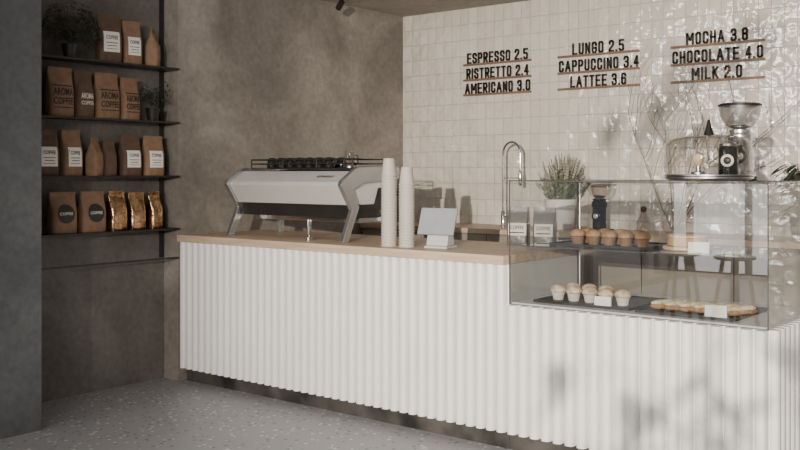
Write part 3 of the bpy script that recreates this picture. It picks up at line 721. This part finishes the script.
vz = empty('twig_vase', (-2.88,6.72,ZT+0.0005), 'clear glass vase holding tall bare branches', 'vase')
turned('vase', M['tintglass'], [(0.05,0),(0.085,0.04),(0.09,0.10),(0.06,0.18),(0.045,0.24),(0.055,0.26)], vz, seg=32, cap=False)
bm = bmesh.new()
def branch(p, d, L, r, depth):
    pts = [p]; q_ = p.copy(); dd = d.copy()
    for i in range(5):
        dd = (dd+Vector((random.uniform(-.18,.18),random.uniform(-.08,.08),random.uniform(-.05,.12)))).normalized(); q_ = q_+dd*L/5
        q_.y = min(q_.y, 0.17); pts.append(q_.copy())
    tube(bm, pts, r, 6, max(r*0.5, 0.0013))
    if depth > 0:
        for i in (2,3,4,5):
            if random.random() < 0.85:
                ax = random.choice((-1,1)); nd = (dd+Vector((ax*random.uniform(.5,.9),random.uniform(-.2,.1),random.uniform(.0,.4)))).normalized()
                branch(pts[i], nd, L*random.uniform(.35,.6), r*0.6, depth-1)
for d in ((-0.5,-.05,1),(0.35,-.02,1),(0.95,-.06,1),(0.05,-.1,1),(0.65,-.1,1)):
    branch(Vector((d[0]*0.02,0,0.03)), Vector(d).normalized(), random.uniform(0.75,0.98), 0.0042, 2)
finish(bm, 'twigs', M['twig'], vz, smooth=True)

bt = empty('glass_bottle', (-3.03,6.55,ZT+0.0005), 'glass carafe with round stopper on the back worktop', 'bottle')
turned('bottle', M['tintglass'], [(0.045,0),(0.05,0.01),(0.05,0.09),(0.02,0.14),(0.018,0.16)], bt, seg=28, cap=False)
turned('stopper', M['oak2'], [(0.006,0.155),(0.018,0.163),(0.024,0.18),(0.018,0.197),(0.004,0.203)], bt, seg=24)
pl = empty('potted_plant', (-1.93,6.62,ZT+0.0005), 'leafy dark green plant in a black pot', 'potted plant')
turned('pot', M['black'], [(0.07,0),(0.10,0.15),(0.103,0.17),(0.093,0.17),(0.09,0.14)], pl, seg=32)
bm = bmesh.new()
for i in range(130):
    a = random.uniform(0,6.28); k = random.uniform(.3,1); h = random.uniform(.0,.36)
    c = Vector((math.cos(a)*.13*k, math.sin(a)*.10*k, 0.15+h)); tube(bm,[(0,0,0.14),c*0.5+Vector((0,0,.08)),c],0.002,4)
    blade(bm, c, c+Vector((math.cos(a)*.12,math.sin(a)*.08,random.uniform(-.08,.03))), 0.02, 0.03, 5)
finish(bm, 'leaves', M['leafdark'], pl)

# unseen tree, added so its leaf shadow falls on the counter and tiles
rt = empty('shadow_tree', (0.05,-1.2,0.0), 'unseen slender leafy tree in a white pot, added to cast shade', 'tree')
turned('pot', M['pot'], [(0.12,0),(0.16,0.02),(0.20,0.36),(0.205,0.40),(0.19,0.40),(0.185,0.34)], rt, seg=32)
turned('soil', M['soil'], [(0.184,0.338),(0.1,0.35),(0.01,0.352)], rt, seg=24)
bt_ = bmesh.new(); bl_ = bmesh.new()
tube(bt_, [(0,0,0.34),(0.02,0.01,0.8),(-0.01,0.0,1.5),(0.01,0,2.4)], 0.012, 8, 0.005)
for i in range(24):
    z = random.uniform(1.35,2.35); a = random.uniform(0,6.28); L = random.uniform(.15,.36)
    s_ = Vector((0.0,0,z)); e_ = s_+Vector((math.cos(a)*L, math.sin(a)*L, random.uniform(.02,.15)))
    tube(bt_, [s_, s_.lerp(e_,.5)+Vector((0,0,.03)), e_], 0.004, 5, 0.0015)
    for j in range(5):
        c = s_.lerp(e_, 0.35+0.16*j); an = random.uniform(0,6.28)
        blade(bl_, c, c+Vector((math.cos(an)*.10, math.sin(an)*.10, random.uniform(-.09,.02))), 0.024, 0.02, 4)
finish(bt_, 'trunk', M['twig'], rt, smooth=True); finish(bl_, 'leaves', M['leafdark'], rt)

# ------------------------------------------------------------------ back counter along tiled wall
bc = empty('back_cabinet', (-5.59, 6.36, 0), 'taupe cabinet run along the tiled wall', 'cabinet')
box('body', M['cab'], 0.001, 4.6, 0.02, 0.585, 0.08, 1.009, bc)
box('plinth', M['stone'], 0.001, 4.6, 0.06, 0.585, 0, 0.079, bc)
for i in range(7):
    x = 0.006+i*0.657
    box('door', M['cab'], x, x+0.65, 0.0, 0.019, 0.09, 1.005, bc, bevel=0.002)
wb = box('worktop', M['oak'], -5.598, -0.99, 6.34, 6.948, 1.0095, ZT, bevel=0.003)
top(wb, 'light oak worktop slab along the tiled wall', 'worktop')
fc = empty('kitchen_faucet', (-4.35,6.72,ZT+0.0005), 'tall chrome gooseneck faucet on the back worktop', 'faucet')
turned('faucet_base', M['chrome'], [(0.028,0),(0.028,0.01),(0.018,0.014),(0.018,0.12),(0.011,0.13)], fc, seg=28)
arc = [(0,0,0.12),(0,0,0.30),(0,0,0.58)]+[(0.095-0.095*math.cos(a),-0.02*(1-math.cos(a)),0.60+0.095*math.sin(a)) for a in [math.pi*k/12 for k in range(1,13)]]+[(0.19,-0.04,0.50),(0.19,-0.04,0.46)]
pipe('neck', M['chrome'], arc, 0.0095, fc, seg=12)
bm = bmesh.new(); lathe(bm, [(0.012,0.34),(0.015,0.35),(0.015,0.44),(0.010,0.46)], 20, (0.19,-0.04,0)); finish(bm, 'spray_head', M['chrome'], fc, smooth=True)
pipe('lever', M['chrome'], [(0.02,0,0.08),(0.06,-0.01,0.09),(0.10,-0.02,0.12)], 0.006, fc)
pipe('holder_arm', M['chrome'], [(0,0,0.40),(0.19,-0.04,0.40)], 0.004, fc)

# ------------------------------------------------------------------ menu signs
cols = [(-4.90,-4.215,[('ESPRESSO 2.5',.62),('RISTRETTO 2.4',.635),('AMERICANO 3.0',.665)]),
        (-3.957,-3.245,[('LUNGO 2.5',.455),('CAPPUCCINO 3.4',.70),('LATTEE 3.6',.49)]),
        (-2.987,-2.294,[('MOCHA 3.8',.46),('CHOCOLATE 4.0',.675),('MILK 2.0',.375)])]
lbls = ['black price lettering for espresso, ristretto and americano on wooden rails','black price lettering for lungo, cappuccino and latte on wooden rails','black price lettering for mocha, chocolate and milk on wooden rails']
for (x0,x1,rows),lb in zip(cols,lbls):
    ms = empty('menu_sign', ((x0+x1)/2, TY-0.001, 2.183), lb, 'menu sign', group='price signs on the tiled wall')
    for k,(s_,w) in enumerate(rows):
        z = [0.264,0.130,0.0][k]
        box('rail', M['oak2'], -(x1-x0)/2, (x1-x0)/2, -0.026, 0, z-0.017, z, ms)
        block_text(s_, w, 0.094, 0.008, M['letter'], ms, (0,-0.014,z+0.0005))

sp = empty('track_spotlight', (-5.37,5.84,CZ-0.001), 'small black cylindrical spotlight hanging from the ceiling', 'spotlight')
turned('mount', M['black'], [(0.035,-0.012),(0.035,0.0)], sp, seg=24)
pipe('stem', M['black'], [(0,0,-0.012),(0,0,-0.04)], 0.006, sp)
turned('lamp_head', M['black'], [(0.020,-0.045),(0.026,-0.04),(0.026,0.04),(0.015,0.045)], sp, (0,0,-0.065), seg=24, rot=(math.radians(55),0,math.radians(70)))

def stool(loc, rz):
    r = empty('bar_stool', loc, 'black wooden bar stool standing on the terrazzo floor', 'stool', rz, 'black stools in the room')
    turned('seat', M['black'], [(0.15,0.72),(0.18,0.73),(0.185,0.75),(0.15,0.762),(0.02,0.758)], r, seg=32)
    for k in range(4):
        a = math.pi/4+k*math.pi/2
        pipe('leg', M['black'], [(0.10*math.cos(a),0.10*math.sin(a),0.722),(0.22*math.cos(a),0.22*math.sin(a),0.0)], 0.020, r)
    pts = [(0.177*math.cos(t),0.177*math.sin(t),0.26) for t in [2*math.pi*k/24 for k in range(25)]]
    pipe('foot_ring', M['black'], pts, 0.008, r)
    return r
s0 = stool((-3.07,0.33,0), 0.3); dup(s0, (-3.62,0.20,0), 0.8)

# ------------------------------------------------------------------ light
w = bpy.data.worlds.new('World'); SC.world = w; w.use_nodes = True
bg = w.node_tree.nodes['Background']; bg.inputs['Color'].default_value = (0.85,0.90,1.0,1); bg.inputs['Strength'].default_value = 0.32
def area(name, loc, tgt, sx, sy, power, color):
    l = bpy.data.lights.new(name, 'AREA'); l.shape = 'RECTANGLE'; l.size = sx; l.size_y = sy; l.energy = power; l.color = color
    o = bpy.data.objects.new(name, l); COL.objects.link(o); o.location = loc
    o.rotation_euler = (Vector(tgt)-Vector(loc)).to_track_quat('-Z','Y').to_euler(); return o
area('window_light', (2.9,-4.3,3.0), (-3.3,5.0,1.0), 1.6, 1.8, 190, (1.0,0.95,0.89))
sl_ = bpy.data.lights.new('low_sun_light','SPOT'); sl_.energy = 6000; sl_.color = (1.0,0.895,0.76); sl_.shadow_soft_size = 0.03
sl_.spot_size = math.radians(46); sl_.spot_blend = 1.0
so = bpy.data.objects.new('low_sun_light', sl_); COL.objects.link(so); so.location = (1.0,-4.25,2.4)
so.rotation_euler = (Vector((-2.3,5.0,1.3))-so.location).to_track_quat('-Z','Y').to_euler()
area('key_light', (-1.4,-4.3,2.6), (-3.2,6,1.3), 0.7, 0.7, 90, (1.0,0.94,0.87))
area('side_glint_light', (-6.3,-2.8,3.7), (0,-2.6,2.4), 3.2, 2.8, 210, (1.0,0.97,0.93))  # added unseen panel that the wavy tiles mirror as glints
area('corner_reflection_light', (-5.1,-5.2,2.3), (-5.1,6,2.3), 1.8, 4.6, 80, (1.0,0.97,0.93))  # added bright panel, mirrored in the case glass behind the stools
area('corner_glint_light', (-5.2,-5.15,4.2), (-3,6,2.2), 2.0, 1.8, 120, (1.0,0.96,0.90))  # added high panel for glints on the upper right tiles

cam = bpy.data.cameras.new('camera'); co = bpy.data.objects.new('camera', cam); COL.objects.link(co)
co.location = (0,0,1.5); co.rotation_euler = (math.pi/2,0,math.radians(39.04))
cam.sensor_width = 36; cam.lens = 962/800*36; cam.shift_y = -53/800; cam.clip_start = 0.05
SC.camera = co
